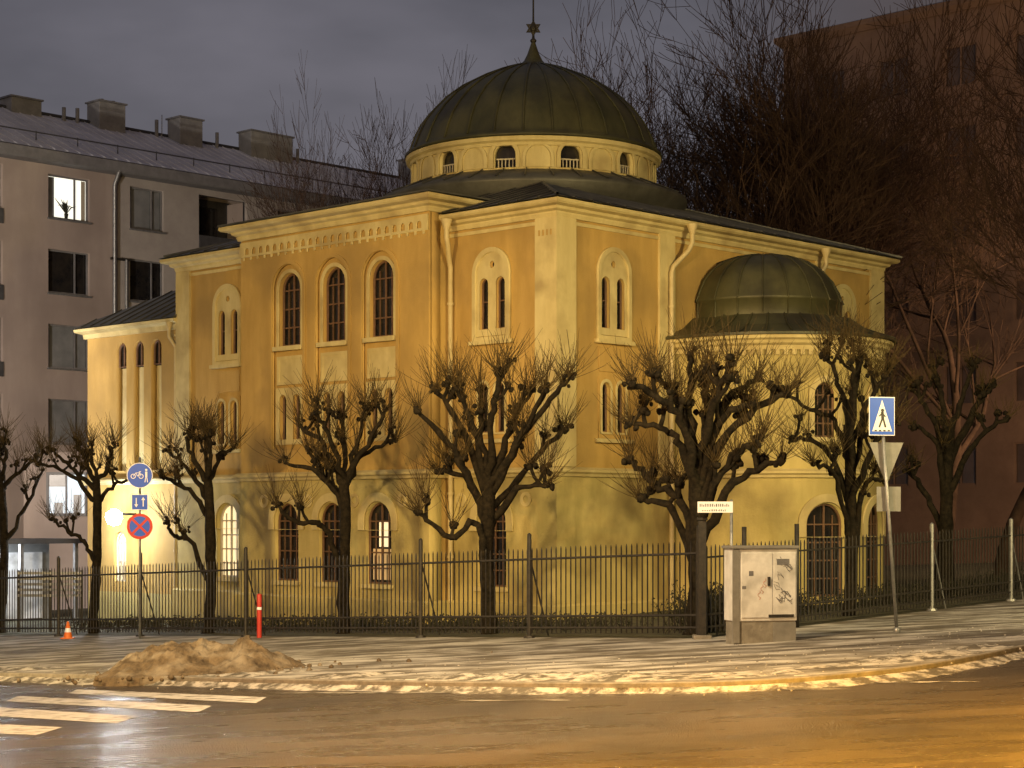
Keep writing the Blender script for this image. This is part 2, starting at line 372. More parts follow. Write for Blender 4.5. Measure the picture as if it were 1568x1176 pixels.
for k in range(12):
    c=-circf/2+u*(k+.5)+.09
    fac('drum_glass',rect(c-.31,c+.31,9.04,9.7),[],-.2,-.18,mapD,M['glass'],syn,[c-.13,c,c+.13])
    fac('drum_rim',arch(c,.80,9.05,9.79,10),[arch(c,.60,9.051,9.69,10)],.0,.05,mapD,M['trim'],syn,[c-.24,c-.12,c,c+.12,c+.24])
    for j in range(5):
        cc_=c-.2+j*.1
        fac('drum_baluster',rect(cc_-.012,cc_+.012,9.08,9.28),[],-.14,-.1,mapD,M['wframe'],syn)
    fac('drum_rail',rect(c-.25,c+.25,9.28,9.31),[],-.15,-.09,mapD,M['wframe'],syn)
    c2=c+u/2
    if k<11: fac('drum_blind_rim',arch(c2,.82,9.06,9.72,10),[arch(c2,.66,9.061,9.64,10)],.0,.045,mapD,M['trim'],syn,[c2-.24,c2-.12,c2,c2+.12,c2+.24])
fp=[(0.02,13.1),(.08,13.15),(.09,13.2),(.04,13.25),(.03,13.4),(.07,13.45),(.09,13.53),(.07,13.6),(.03,13.65),(.025,13.9),(.02,15.2),(0,15.25)]
revolve('finial',fp,DC[0],DC[1],M['iron'],syn,16)
def mapF(a,z,o):
    th=camang
    return (DC[0]-math.sin(th)*a+math.cos(th)*o, DC[1]+math.cos(th)*a+math.sin(th)*o, z)
for s_ in (1,-1):
    tri=lambda r:[(r*math.cos(math.pi/2+2*math.pi*i/3),13.53+s_*r*math.sin(math.pi/2+2*math.pi*i/3)) for i in range(3)]
    fac('finial_star',tri(.23),[tri(.14)],-.02+.002*s_,.02+.002*s_,mapF,M['iron'],syn)
# apse
AC=(6.9,-.95); ra=2.72
box('apse_stem',AC[0]-ra,AC[0]+ra,AC[1],.1,ZG,4.2,M['low'],syn)
def mapA(a,z,o):
    th=-math.pi/2+a/ra
    return (AC[0]+(ra+o)*math.cos(th),AC[1]+(ra+o)*math.sin(th),z)
ha=math.pi/2*ra
cutsA=[-ha+2*ha*i/36 for i in range(1,36)]
aw=[-1.25,.55,2.4]
aup=[];alo=[]
for c in aw: aup+=[arch(c,.6,1.85,3.15,10)]
for c in aw: alo+=[arch(c,1.0,-1.9,.3)]
fac('apse_wall_upper',rect(-ha,ha,ZB,4.2),aup,-.3,0,mapA,M['low'],syn,cutsA)
fac('apse_wall_lower',rect(-ha,ha,ZG,ZB-.02),alo,-.3,.03,mapA,M['low'],syn,cutsA)
for i,c in enumerate(aw):
    cs=[c-.5+.1*k for k in range(11)]
    window('apse_window_%d'%i,mapA,c,.6,1.85,3.15,0,syn,cuts=cs)
    fac('apse_window_rim_%d'%i,arch(c,.88,1.75,3.3,12),[arch(c,.62,1.85,3.16,12)],0,.06,mapA,M['trim'],syn,cs)
    window('apse_door_%d'%i,mapA,c,1.0,-1.9,.3,.03,syn,cuts=cs,rows=4)
    fac('apse_door_arch_%d'%i,arch(c,1.4,-.5,.52),[arch(c,1.04,-.49,.33)],.03,.09,mapA,M['trim'],syn,[c-.7+.14*k for k in range(11)])
ap=[(AC[0]+ra*math.cos(t),AC[1]+ra*math.sin(t)) for t in [math.pi+math.pi*i/32 for i in range(33)]]
ap=[(AC[0]-ra,0)]+ap+[(AC[0]+ra,0)]
sweep('apse_cornice',ap,[(-.02,3.9),(.06,3.9),(.08,4.0),(.17,4.05),(.2,4.12),(.28,4.16),(.28,4.24),(-.02,4.26)],M['trim'],syn)
sweep('apse_belt',ap,bl,M['trim'],syn)
for k in range(44):
    a=-ha+2*ha*(k+.5)/44
    fac('apse_dentil',rect(a-.05,a+.05,3.78,3.9),[],0,.07,mapA,M['trim'],syn)
sp=[(ra+.36,4.24),(ra+.36,4.30),(2.35,4.55),(1.98,4.80),(1.93,4.84)]
vs=[];fs=[]
ang=[math.pi+math.pi*i/32 for i in range(33)]
K=len(sp)
for idx in range(35):
    if idx==0: base=[(AC[0]-r,0.05,z) for r,z in sp]
    elif idx==34: base=[(AC[0]+r,0.05,z) for r,z in sp]
    else:
        t=ang[idx-1]; base=[(AC[0]+r*math.cos(t),AC[1]+r*math.sin(t),z) for r,z in sp]
    vs+=base
for i in range(34):
    for j in range(K-1): fs.append((i*K+j,(i+1)*K+j,(i+1)*K+j+1,i*K+j+1))
obj('apse_skirt_roof',vs,fs,M['copper'],syn,False)
adp=[(1.94,4.78),(1.94,5.22),(1.99,5.24),(1.96,5.3),(1.88,5.5),(1.72,5.8),(1.48,6.06),(1.15,6.28),(.75,6.42),(.35,6.49),(0,6.51)]
revolve('apse_dome',adp,AC[0],AC[1]+.25,M['copper'],syn,64)
T=Tubes()
for i in range(20):
    a=2*math.pi*i/20
    T.add([(AC[0]+(r+.008)*math.cos(a),AC[1]+.25+(r+.008)*math.sin(a),z+.008) for r,z in adp],.02,4)
for i in range(1,34,2):
    b=vs[i*K:(i+1)*K]; T.add([(p[0],p[1],p[2]+.02) for p in b[1:]],.018,4)
T.make('apse_dome_ribs',M['copper'],syn)
# annex
ax=.12
box('annex_body',ax+.3,5.5,14.18,18.85,ZG,5.5,M['wall'],syn)
an=[15.42,16.27,17.12]
box('annex_front_low',ax,ax+.3,14.183,18.847,ZG,-2.2,M['low'],syn)
mapX=lambda a,z,o:(ax-o,a,z)
fac('annex_wall',rect(14.19,18.85,-2.2,5.5),[arch(c,.5,1.3,5.02,10) for c in an]+[arch(17.2,.62,-1.9,-.45)],-.2,0,mapX,M['wall'],syn)
box('annex_wall_backing',ax+.2,ax+.31,14.2,18.8,-2.1,5.4,M['trim'],syn)
for c in an:
    window('annex_window',mapX,c,.46,4.3,5.0,.02,syn,mull=True)
window('annex_door',mapX,17.2,.62,-1.9,-.45,0,syn,glass='litw',frame='wframe',rows=2)
sweep('annex_cornice',[(5.5,18.85),(ax,18.85),(ax,14.2)],[(-.02,5.22),(.08,5.22),(.1,5.35),(.28,5.42),(.3,5.5),(-.02,5.53)],M['trim'],syn)
sweep('annex_belt',[(5.5,18.85),(ax,18.85),(ax,14.2)],bl,M['trim'],syn)
obj('annex_roof',[(ax-.34,14.19,5.53),(ax-.34,19.2,5.53),(5.8,19.2,5.53),(5.8,14.19,5.53),(2.6,14.19,7.0),(2.6,16.6,7.0)],[(0,1,5,4),(1,2,5),(2,3,4,5),(0,4,3),(0,3,2,1)],M['roof'],syn)
T=Tubes()
for i in range(1,10):
    y=14.19+i*.5; 
    f=1.0 if y<16.6 else max(0,(19.2-y)/2.6)
    T.add([(ax-.34,y,5.55),(ax-.34+f*(2.6-ax+.34),y,5.55+f*1.47)],.02,4)
T.make('annex_roof_seams',M['roof'],syn)
def pipe(nm,pts,r=.06):
    T=Tubes()
    P=[Vector(p) for p in pts]
    T.add(P,[r]*len(P),10)
    p=P[0]; T.add([p,p+Vector((0,0,.02)),p+Vector((0,0,.22)),p+Vector((0,0,.26))],[r,r*1.1,r*2.2,r*2.3],10)
    for z in (5,3,.5,-1):
        q=P[-1]; T.add([(q.x,q.y,z),(q.x,q.y,z+.06)],r*1.35,10)
    T.make(nm,M['pipe'],syn)
pipe('downpipe_a',[(-.45,B0-.33,6.72),(-.45,B0-.33,6.55),(-.38,B0-.3,6.4),(-.2,B0-.16,6.05),(-.12,B0-.12,5.9),(-.12,B0-.12,-2.4)])
pipe('downpipe_b',[(-.36,B1+.35,6.75),(-.36,B1+.35,6.6),(-.13,B1+.14,6.1),(-.13,B1+.14,-2.6)])
pipe('downpipe_c',[(4.42,-.42,6.78),(4.42,-.42,6.6),(4.36,-.35,6.4),(4.0,-.17,6.0),(3.95,-.16,5.85),(3.95,-.16,-2.1)])
pipe('downpipe_d',[(10.1,-.42,6.78),(10.1,-.42,6.6),(9.95,-.2,6.2),(9.9,-.12,6.0),(9.9,-.12,3.0)])
pipe('downpipe_e',[(-.1,14.5,5.15),(-.1,14.5,5.0),(.02,14.36,4.7),(.02,14.36,-2.6)],.05)
box('lantern_bracket',-.55,.1,16.38,16.45,.02,.08,M['iron'],syn)
revolve('lantern_globe',[(0,-.28),(.17,-.22),(.24,-.05),(.22,.08),(.08,.18),(0,.19)],-.62,16.41,M['lamp'],syn,16)

# ---------------------------------------------------------------- ground, road, pavement
S=700
obj('ground',[(-S,-S,gz(-S,-S)-.14),(S,-S,gz(S,-S)-.14),(S,S,gz(S,S)-.14),(-S,S,gz(-S,S)-.14)],[(0,1,2,3)],M['ground'])
kp=[(-1500,1010),(-800,1020),(-300,1027),(0,1031),(210,1036),(420,1041),(660,1045),(880,1047),(1050,1046),(1200,1040),(1320,1030),(1420,1018),(1500,1004),(1568,990),(1700,965),(1900,930),(2300,888)]
K0=[inv(*p) for p in kp]
def cat(P,n=8):
    out=[]
    for i in range(len(P)-1):
        p0=P[max(i-1,0)];p1=P[i];p2=P[i+1];p3=P[min(i+2,len(P)-1)]
        for k in range(n):
            t=k/n
            out.append(.5*((2*p1)+(p2-p0)*t+(2*p0-5*p1+4*p2-p3)*t*t+(3*p1-p0-3*p2+p3)*t**3))
    out.append(P[-1]); return out
KP=cat(K0)
for p in KP: p.z=gz(p.x,p.y)
vs=[]
for p in KP:
    f=Vector((p.x*3.2,150,0)); f.z=gz(f.x,f.y)
    vs+= [p+Vector((0,.14,0)),f]
n=len(KP)
fs=[(2*i,2*i+2,2*i+3,2*i+1) for i in range(n-1)]
obj('pavement',vs,fs,M['pave'])
vs=[]
for p in KP:
    vs+=[p+Vector((0,-.02,-.16)),p+Vector((0,0,.0)),p+Vector((0,.02,.012)),p+Vector((0,.16,.012)),p+Vector((0,.16,-.02))]
fs=[]
for i in range(n-1):
    for j in range(4): fs.append((5*i+j,5*i+5+j,5*i+6+j,5*i+1+j))
obj('kerb',vs,fs,M['kerb'])
RZ=-.12
rp=[(-90,-40),(90,-40),(90,70),(-90,70)]
obj('road',[(x,y,gz(x,y)+RZ) for x,y in rp],[(0,1,2,3)],M['road'])
def ground_quad(nm,pts,off,m,par):
    P=[inv(a,b,RZ) for a,b in pts]
    vs=[(p.x,p.y,gz(p.x,p.y)+RZ+off) for p in P]
    return obj(nm,vs,[(0,1,2,3)],m,par)
zc=empty('zebra_crossing')
Z=[[(118,1056),(408,1068),(392,1077),(104,1062)],[(28,1066),(325,1081),(303,1091),(8,1074)],
   [(-90,1078),(212,1097),(178,1108),(-120,1090)],[(-220,1098),(96,1114),(55,1126),(-260,1112)]]
for i,z in enumerate(Z):
    ground_quad('stripe_%d'%i,[z[3],z[2],z[1],z[0]],.004,M['paint'],zc)
ln=empty('lane_marking')
ground_quad('line',[(250,1047),(590,1060),(600,1055),(262,1043)],.004,M['paint'],ln)
vs=[];fs=[]
KQ=[]
for i in range(n-1):
    for k in range(4): KQ.append(KP[i].lerp(KP[i+1],k/4))
for p in KQ:
    w=.35+.55*noise.noise(Vector((p.x*.35,p.y*.35,0)))+.25*noise.noise(Vector((p.x*2,p.y*2,4)))
    w2=max(.03,w)
    vs+=[p+Vector((0,-.015,-.05)),p+Vector((0,-w2*.5,-.09)),p+Vector((0,-w2-.05,-.124))]
for i in range(len(KQ)-1):
    for j in range(2): fs.append((3*i+j,3*i+1+j,3*i+4+j,3*i+3+j))
obj('slush_rim',vs,fs,M['slush'],None,True)
vs=[];fs=[];W_=9
for i,p in enumerate(KQ):
    for j in range(W_):
        v=j/(W_-1)
        q=Vector((p.x,p.y+.10+v*1.9,0))
        a_=noise.noise(Vector((q.x*.45,q.y*.9,9)))*.5+noise.noise(Vector((q.x*2.3,q.y*3,2)))*.32+.05
        h=max(-.03,a_*.19*math.sin(math.pi*v))
        q.z=gz(q.x,q.y)+h-.004+(.0 if 0<j<W_-1 else -.02)
        vs.append(q)
for i in range(len(KQ)-1):
    for j in range(W_-1):
        a=i*W_+j; fs.append((a,a+W_,a+W_+1,a+1))
obj('snow_ridge',vs,fs,M['slush'],None,True)
T_v=[];T_f=[]
for (xa,xb,yy) in ((260,520,1049),(560,780,1048),(900,1060,1050),(420,700,1062),(700,900,1073),(1050,1300,1056),(1320,1500,1045)):
    b=len(T_v); m_=30
    for i in range(m_+1):
        f=i/m_; x=xa+(xb-xa)*f; wv=(.9+1.6*noise.noise(Vector((x*.03,yy,0))))*math.sin(math.pi*f)**.5
        wv=max(.12,wv); y=yy+1.5*noise.noise(Vector((x*.01,yy*.3,2)))
        for s_ in (-1,1):
            q=inv(x,y+s_*wv*.7,RZ); T_v.append((q.x,q.y,gz(q.x,q.y)+RZ+.008))
    for i in range(m_): T_f.append((b+2*i,b+2*i+1,b+2*i+3,b+2*i+2))
obj('slush_streaks',T_v,T_f,M['slush'])
FC=Vector((3.37,33.0)); fl=Vector((-1.047,1.0)); fr_=Vector((.953,1.0))
def flp(t,off=0): return FC+fl*t+Vector((.69,.724))*off
def frp(t,off=0): return FC+fr_*t+Vector((-.724,.69))*off
a=flp(32,.15);b=flp(.05,.15);c=frp(30,.15);d=Vector((5,95))
obj('yard',[(p.x,p.y,gz(p.x,p.y)+.006) for p in (b,c,d,a)],[(0,1,2,3)],M['yard'])

# ---------------------------------------------------------------- fence
def fence(name,p0f,t0,t1,unit,h,hp,posts,m,mp_):
    e=empty(name)
    T=Tubes(); TP=Tubes()
    L=(t1-t0)*unit; nb=int(L/.125)
    def g(t,z): p=p0f(t); return Vector((p.x,p.y,gz(p.x,p.y)+z))
    rg=random.Random(int(t1*10))
    for i in range(nb+1):
        t=t0+(t1-t0)*i/nb
        hh=h+rg.uniform(-.015,.015)
        T.add([g(t,.10),g(t,hh-.05),g(t,hh)],[.014,.014,.004],4)
    for z in (.2,.42,h-.22):
        nseg=max(2,int(L/2.4))
        T.add([g(t0+(t1-t0)*i/nseg,z) for i in range(nseg+1)],.024,4)
    for t in posts:
        TP.add([g(t,0),g(t,hp),g(t,hp+.03)],[.045,.045,.01],8)
        q=p0f(t); TP.add([g(t,hp*.8),Vector((q.x,q.y,gz(q.x,q.y)+.02))+Vector((.69,.724,0))*.55],.018,5)
        TP.add([g(t,0),g(t,.05)],[.12,.10],8,True)
    T.make('bars',m,e,False); TP.make('posts',mp_,e,False)
    return e
fence('iron_fence',lambda t:flp(t),0,24,1.448,1.74,2.0,[0.05,2.9,5.0,8.95,11.75,14.2,17,20,23],M['iron'],M['iron'])
fence('iron_fence',lambda t:frp(t),0.1,20,1.381,1.66,1.80,[5.6,8.0,10.5,13,16],M['iron'],M['galv'])
e=empty('fence_post'); T=Tubes()
for t in (.9,2.1):
    q=frp(t); z=gz(q.x,q.y); T.add([(q.x,q.y,z),(q.x,q.y,z+1.95)],.045,8,True)
T.make('shaft',M['iron'],e)
gp=empty('gate_post')
p=flp(.0); 
box('shaft',p.x-.07,p.x+.07,p.y-.07,p.y+.07,gz(p.x,p.y),gz(p.x,p.y)+2.1,M['iron'],gp,.01)
box('cap',p.x-.09,p.x+.09,p.y-.09,p.y+.09,gz(p.x,p.y)+2.1,gz(p.x,p.y)+2.15,M['iron'],gp,.01)
box('base',p.x-.16,p.x+.16,p.y-.16,p.y+.16,gz(p.x,p.y)-.02,gz(p.x,p.y)+.07,M['kerb'],gp,.02)

# ---------------------------------------------------------------- pollarded street trees
def bez(pts,n=5): return cat([Vector(p) for p in pts],n)
def pollard(px0,Y,arms,seed,tr=.16,top=None,lean=0,shn=34,shl=1.0):
    rng=random.Random(seed)
    sc=F/Y; X0=(px0-CX)/sc
    g=gz(X0,Y)
    e=empty('pollarded_tree',(X0,Y,0))
    W=Tubes(); SH=Tubes()
    topy=top or 730
    zt=(HZ-topy)/sc
    tp=[Vector((0,0,g-.1)),Vector((rng.uniform(-.04,.04),0,g+.3)),Vector((rng.uniform(-.08,.08),0,(g+zt)/2)),Vector((lean,0,zt))]
    tb=bez(tp,6)
    rr=[]
    for i,q in enumerate(tb):
        f=i/(len(tb)-1); rr.append(tr*(1.35-.35*min(1,f*5) if f<.2 else 1)*(1-.28*f)*rng.uniform(.93,1.08))
    for q in tb: q.x+=rng.uniform(-.02,.02); q.y+=rng.uniform(-.02,.02)
    W.add(tb,rr,12)
    for am in arms:
        st=am[0]; wp=am[1:]
        dep=rng.uniform(-1.0,1.0)
        pts=[]
        zs=(HZ-st)/sc
        f=(zs-g)/(zt-g); f=max(.05,min(1,f))
        base=tb[int(f*(len(tb)-1))]
        pts.append(Vector((base.x,base.y,base.z-.05)))
        m=len(wp)
        for k,(x,y) in enumerate(wp):
            fr=(k+1)/m
            pts.append(Vector(((x-px0)/sc,dep*fr**.8,(HZ-y)/sc)))
        bb=bez(pts,6)
        for i in range(1,len(bb)-1):
            bb[i]+=Vector((rng.uniform(-.05,.05),rng.uniform(-.05,.05),rng.uniform(-.05,.05)))
        r0=tr*rng.uniform(.44,.56); r1=tr*.25
        rad=[(r0+(r1-r0)*(i/(len(bb)-1))**.7)*rng.uniform(.85,1.2) for i in range(len(bb))]
        W.add(bb,rad,8)
        ends=[(bb[-1],(bb[-1]-bb[-4]).normalized(),1.0)]
        for s in range(rng.choice((2,2,3,3))):
            ii=rng.randint(len(bb)//3,len(bb)-2)
            b0=bb[ii]; d=Vector((rng.uniform(-.8,.8),rng.uniform(-.8,.8),rng.uniform(.3,1))).normalized()
            l=rng.uniform(.18,.45)
            b1=b0+d*l*.5+Vector((0,0,.03)); b2=b0+d*l*.8+Vector((0,0,l*.35))
            W.add([b0,b1,b2],[r1*1.0,r1*.8,r1*.85],7)
            ends.append((b2,(b2-b1).normalized(),.65))
        for (p,d,k) in ends:
            W.blob(p,r1*rng.uniform(1.4,2.1),rng)
            for _ in range(rng.randint(2,5)):
                q=p+Vector((rng.uniform(-.13,.13),rng.uniform(-.13,.13),rng.uniform(-.08,.12)))
                W.blob(q,r1*rng.uniform(.8,1.45),rng)
            for _ in range(int(shn*k*rng.uniform(.8,1.2))):
                dd=(Vector((rng.gauss(0,.6),rng.gauss(0,.6),rng.uniform(.1,1.0)))+d*.35).normalized()
                l=shl*rng.uniform(.35,1.0)
                q=p+Vector((rng.uniform(-.08,.08),rng.uniform(-.08,.08),rng.uniform(-.05,.08)))
                P=[q]; cur=q.copy(); dn=dd.copy()
                for s in range(4):
                    dn=(dn+Vector((rng.gauss(0,.07),rng.gauss(0,.07),.10))).normalized()
                    cur=cur+dn*l/4; P.append(cur.copy())
                SH.add(P,[.0072,.0062,.0052,.004,.0025],3)
                if rng.random()<.3:
                    dn2=(dn+Vector((rng.gauss(0,.4),rng.gauss(0,.4),.1))).normalized()
                    SH.add([P[2],P[2]+dn2*l*.35],[.005,.003],3)
    W.make('trunk_and_limbs',M['bark'],e); SH.make('shoots',M['shoot'],e)
    return e
def ty(px): 
    p=(px-CX)/F; t=(4.06-33.7*p)/(1.047+p); return 33.7+t
pollard(145,ty(145),[(745,(110,715),(80,690)),(760,(100,722),(58,712)),(720,(140,680)),(735,(165,712),(172,678)),(815,(128,835),(100,815),(70,795)),(760,(172,742),(200,732)),(730,(125,700),(118,682))],1,.14,735,.05,28,.9)
pollard(318,ty(318),[(750,(285,722),(250,688)),(735,(290,690),(288,660)),(720,(312,655)),(745,(335,700),(357,685)),(770,(280,745),(240,728)),(835,(285,828),(262,822),(245,800)),(735,(325,700),(330,668))],2,.15,735,0,30,.95)
pollard(527,ty(527),[(745,(500,690),(458,650)),(730,(505,665),(490,632)),(720,(522,640)),(730,(545,680),(556,640)),(735,(556,690),(590,628)),(770,(495,728),(438,708)),(825,(500,808),(465,800),(432,775)),(740,(555,695),(602,672)),(760,(500,735),(470,690))],3,.155,735,0,32,1.0)
pollard(750,ty(750),[(760,(695,690),(640,630)),(745,(705,655),(668,600)),(735,(720,640),(702,590)),(720,(755,640),(762,575)),(735,(782,660),(806,600)),(750,(815,650),(862,590)),(760,(820,700),(868,655)),(775,(715,735),(668,722)),(840,(730,800),(690,822),(642,785)),(775,(795,748),(838,742)),(730,(735,650),(735,600)),(740,(800,670),(835,600))],4,.18,730,0,34,1.05)
pollard(1065,34.35,[(735,(1045,660),(1005,612),(962,592)),(720,(1045,620),(1012,572)),(700,(1055,620),(1055,545)),(715,(1088,620),(1112,562)),(730,(1120,610),(1172,572)),(750,(1045,690),(1015,660),(962,650)),(800,(1045,770),(1010,742),(968,702)),(790,(1120,742),(1185,708)),(760,(1110,665),(1200,605)),(810,(1030,782),(985,762)),(740,(1080,640),(1080,585)),(740,(1100,650),(1150,620)),(770,(1110,710),(1160,670))],5,.20,700,0,36,1.0)
pollard(1300,38.2,[(690,(1285,650),(1245,622),(1203,598)),(660,(1285,600),(1262,548)),(640,(1310,545)),(680,(1322,620),(1342,580)),(720,(1262,682),(1216,672)),(770,(1275,735),(1237,712)),(720,(1330,680),(1355,650)),(780,(1322,742),(1350,735)),(690,(1300,600),(1290,560)),(700,(1330,640),(1362,610))],6,.15,650,0,30,1.0)
pollard(1452,46,[(690,(1430,640),(1398,595)),(670,(1445,600),(1438,560)),(670,(1475,610),(1492,560)),(690,(1490,630),(1520,590)),(720,(1430,680),(1392,655)),(720,(1490,680),(1540,640)),(760,(1425,760),(1400,720))],7,.2,660,0,18,.7)
pollard(2,ty(2),[(760,(-30,720)),(740,(-5,690)),(745,(30,725),(58,700)),(735,(15,710),(20,680)),(790,(40,770),(60,720))],8,.15,735,0,26,.9)

# ---------------------------------------------------------------- tall background trees
def bigtree(seed,H=17,levels=5):
    rng=random.Random(seed); T=Tubes()
    def br(p,d,l,r,lv):
        n=7 if lv==0 else (6 if lv<=2 else (4 if lv<4 else 3))
        cur=p.copy();dd=d.copy();pts=[p.copy()];rad=[r]; kids=[]
        drift=Vector((rng.gauss(0,.05),rng.gauss(0,.05),.055 if lv>0 else 0))
        for i in range(n):
            dd=(dd+drift+Vector((rng.gauss(0,.07),rng.gauss(0,.07),rng.gauss(0,.05)))).normalized()
            cur=cur+dd*l/n; pts.append(cur.copy()); rad.append(r*(1-(i+1)/n*.55))
            kids.append((cur.copy(),dd.copy(),rad[-1]))
        T.add(pts,[max(x,.0085) for x in rad],7 if lv==0 else (5 if lv<3 else 3))
        if lv<levels:
            nk={0:4,1:5,2:5,3:4,4:3}[lv]
            for k in range(nk):
                idx=min(n-1,int(rng.uniform(.5 if lv==0 else .2,1)*n))
                q,qd,qr=kids[idx]
                sidev=Vector((rng.gauss(0,1),rng.gauss(0,1),rng.gauss(0,.6))); sidev-=qd*sidev.dot(qd); sidev.normalize()
                a=rng.uniform(.35,.85)
                nd=(qd*math.cos(a)+sidev*math.sin(a)).normalized()
                if nd.z<.0: nd.z*=-.5
                br(q,nd,l*(rng.uniform(.7,.95) if lv==0 else rng.uniform(.45,.75)),qr*rng.uniform(.5,.72),lv+1)
            br(cur,dd,l*rng.uniform(.55,.75),rad[-1]*.92,lv+1)
    br(Vector((0,0,0)),Vector((rng.uniform(-.06,.06),0,1)),H*.34,H*.013,0)
    return T.make('crown',M['fbark'],None)
protos=[]
for s,H in ((11,17),(23,17),(37,17)):
    o=bigtree(s,H); protos.append(o.data); bpy.data.objects.remove(o)
def place(px,Y,top,k,rot,wd=1.0):
    X=(px-CX)/F*Y; g=gz(X,Y); H=(HZ-top)/F*Y-g
    me=protos[k]; mz=max(v.co.z for v in me.vertices)
    s=H/mz
    e=empty('bare_tree',(X,Y,g-.1)); e.rotation_euler=(0,0,rot); e.scale=(s*wd,s*wd,s)
    o=bpy.data.objects.new('trunk_and_branches',me); link(o,e)
for a in [(560,72,100,0,.3,.5),(640,76,85,1,1.9,.6),(715,80,80,2,3.9,.6),(900,70,10,1,.2,.9),(1000,78,-10,2,2.7,.9),(1075,66,-40,0,3.3,.9),(1160,62,-30,2,4.4,.9),(1250,58,-90,0,5.2,.9),(1345,60,-90,1,3.1,.9),(1440,56,-150,2,1.0,.9),(1530,54,-80,0,2.1,.9)]:
    place(*a)

# ---------------------------------------------------------------- apartment building (left)
apt=empty('apartment_building',(-20.6,75,0),ANG)
holes=[];wins=[]
rows=[12.3-3.09*i for i in range(5)]
for zi,z in enumerate(rows):
    for t,w in ((-9.0,2.0),(3.2,2.0),(7.1,1.75),(15.2,1.8),(19.3,2.0),(23.2,1.8)):
        h=1.8
        holes.append(rect(t-w/2,t+w/2,z,z+h)); wins.append((t,w,z,h,zi,'w'))
    for t,w in ((-1.7,3.6),(11.2,2.7),(27.5,2.7)):
        holes.append(rect(t-w/2,t+w/2,z-.35,z+1.9)); wins.append((t,w,z-.35,2.25,zi,'b'))
fac('front_wall',rect(-14,5.6,-5,14.5),[h for h in holes if h[1][0]<5.5],-.35,0,mapR,M['apt'],apt)
fac('front_wall_b',rect(5.6,40,-5,14.5),[h for h in holes if h[0][0]>5.6],-.35,-.02,mapR,M['apt2'],apt)
box('core',-14,40,1.6,12,-5,14.5,M['apt'],apt)
box('gable',-14,-13.7,.3,12,-5,14.5,M['apt'],apt)
for (t,w,z,h,zi,k) in wins:
    if k=='w':
        g='blind' if (int(t*3)+zi)%3 else 'glass'
        if t==3.2: g='litb' if zi==0 else ('glass' if zi==1 else 'blind')
        if t==7.1: g='blind' if zi!=1 else 'glass'
        fac('pane',rect(t-w/2-.02,t+w/2+.02,z-.02,z+h+.02),[],-.27,-.25,mapR,M[g],apt)
        fac('window_frame',rect(t-w/2+.003,t+w/2-.003,z+.003,z+h-.003),[rect(t-w/2+.07,t+w*.18-.03,z+.07,z+h-.07),rect(t+w*.18+.03,t+w/2-.07,z+.07,z+h-.07)],-.22,-.14,mapR,M['eave'],apt)
        fac('sill',rect(t-w/2-.05,t+w/2+.05,z-.08,z-.01),[],0,.08,mapR,M['galv'],apt)
        if g=='litb':
            fac('curtain',rect(t-w/2+.08,t-w/2+.42,z+.08,z+h-.08),[],-.24,-.235,mapR,M['blind'],apt)
            fac('curtain_b',rect(t+w/2-.28,t+w/2-.08,z+.08,z+h-.08),[],-.24,-.235,mapR,M['wframe'],apt)
            T=Tubes(); rg=random.Random(3)
            for q in range(16):
                dx=rg.gauss(0,.25); 
                T.add([(t,.236,z+.25),(t+dx*.5,.236,z+.5+rg.uniform(0,.2)),(t+dx,.236,z+.55+rg.uniform(0,.35))],[.012,.03,.006],4)
            T.add([(t,.236,z+.08),(t,.236,z+.28)],[.07,.10],8,True)
            T.make('houseplant',M['hedge'],apt)
    else:
        fac('balcony_back',rect(t-w/2-.1,t+w/2+.1,z-.1,z+h+.1),[],-1.55,-1.5,mapR,M['fascia'],apt)
        box('balcony_floor',t-w/2-.1,t+w/2+.1,.3,1.6,z-.12,z-.02,M['fascia'],apt)
        box('balcony_side',t+w/2+.01,t+w/2+.1,.3,1.6,z,z+h,M['apt'],apt)
        box('balcony_door',t-.2,t+.7,1.40,1.49,z,z+2.0,M['litb' if (zi==0 and t<0) else 'glass'],apt)
        box('balcony_parapet',t-w/2,t+w/2,-.06,.02,z-.15,z+.45,M['fascia'],apt)
sweep('eave',[(-14.2,0),(40.2,0)],[(-.1,14.45),(.5,14.5),(.55,14.55),(.55,14.95),(-.1,14.98)],M['eave'],apt)
obj('roof',[(-14.2,-.55,14.98),(40.2,-.55,14.98),(40.2,5.6,17.85),(-14.2,5.6,17.85),(40.2,12.2,14.98),(-14.2,12.2,14.98)],[(0,1,2,3),(3,2,4,5),(0,3,5),(1,4,2)],M['snowroof'],apt)
T=Tubes()
for i in range(90):
    x=-14+i*.6; T.add([(x,-.55,15.0),(x,5.6,17.87)],.022,4)
T.make('roof_seams',M['snowroof'],apt,False)
T=Tubes()
for yy in (.6,): T.add([(-14,yy,15.85),(40,yy,15.85)],.03,4)
T.add([(-14,5.6,17.9),(40,5.6,17.9)],.08,5)
for i in range(28): T.add([(-14+2*i,.6,15.5),(-14+2*i,.6,15.9)],.025,4)
T.make('snow_guard',M['fascia'],apt,False)
for x,w,h,y in ((3.6,1.5,.55,5.5),(7.9,1.4,1.0,5.2),(12.2,1.3,.9,5.0),(16.4,2.6,.9,5.0),(-4,1.5,.8,5),(27,2,1.0,5)):
    zb=17.3
    box('chimney',x,x+w,y-.4,y+.6,zb,zb+h+.45,M['chim'],apt,.02)
    box('chimney_cap',x-.07,x+w+.07,y-.47,y+.67,zb+h+.45,zb+h+.52,M['eave'],apt)
T=Tubes()
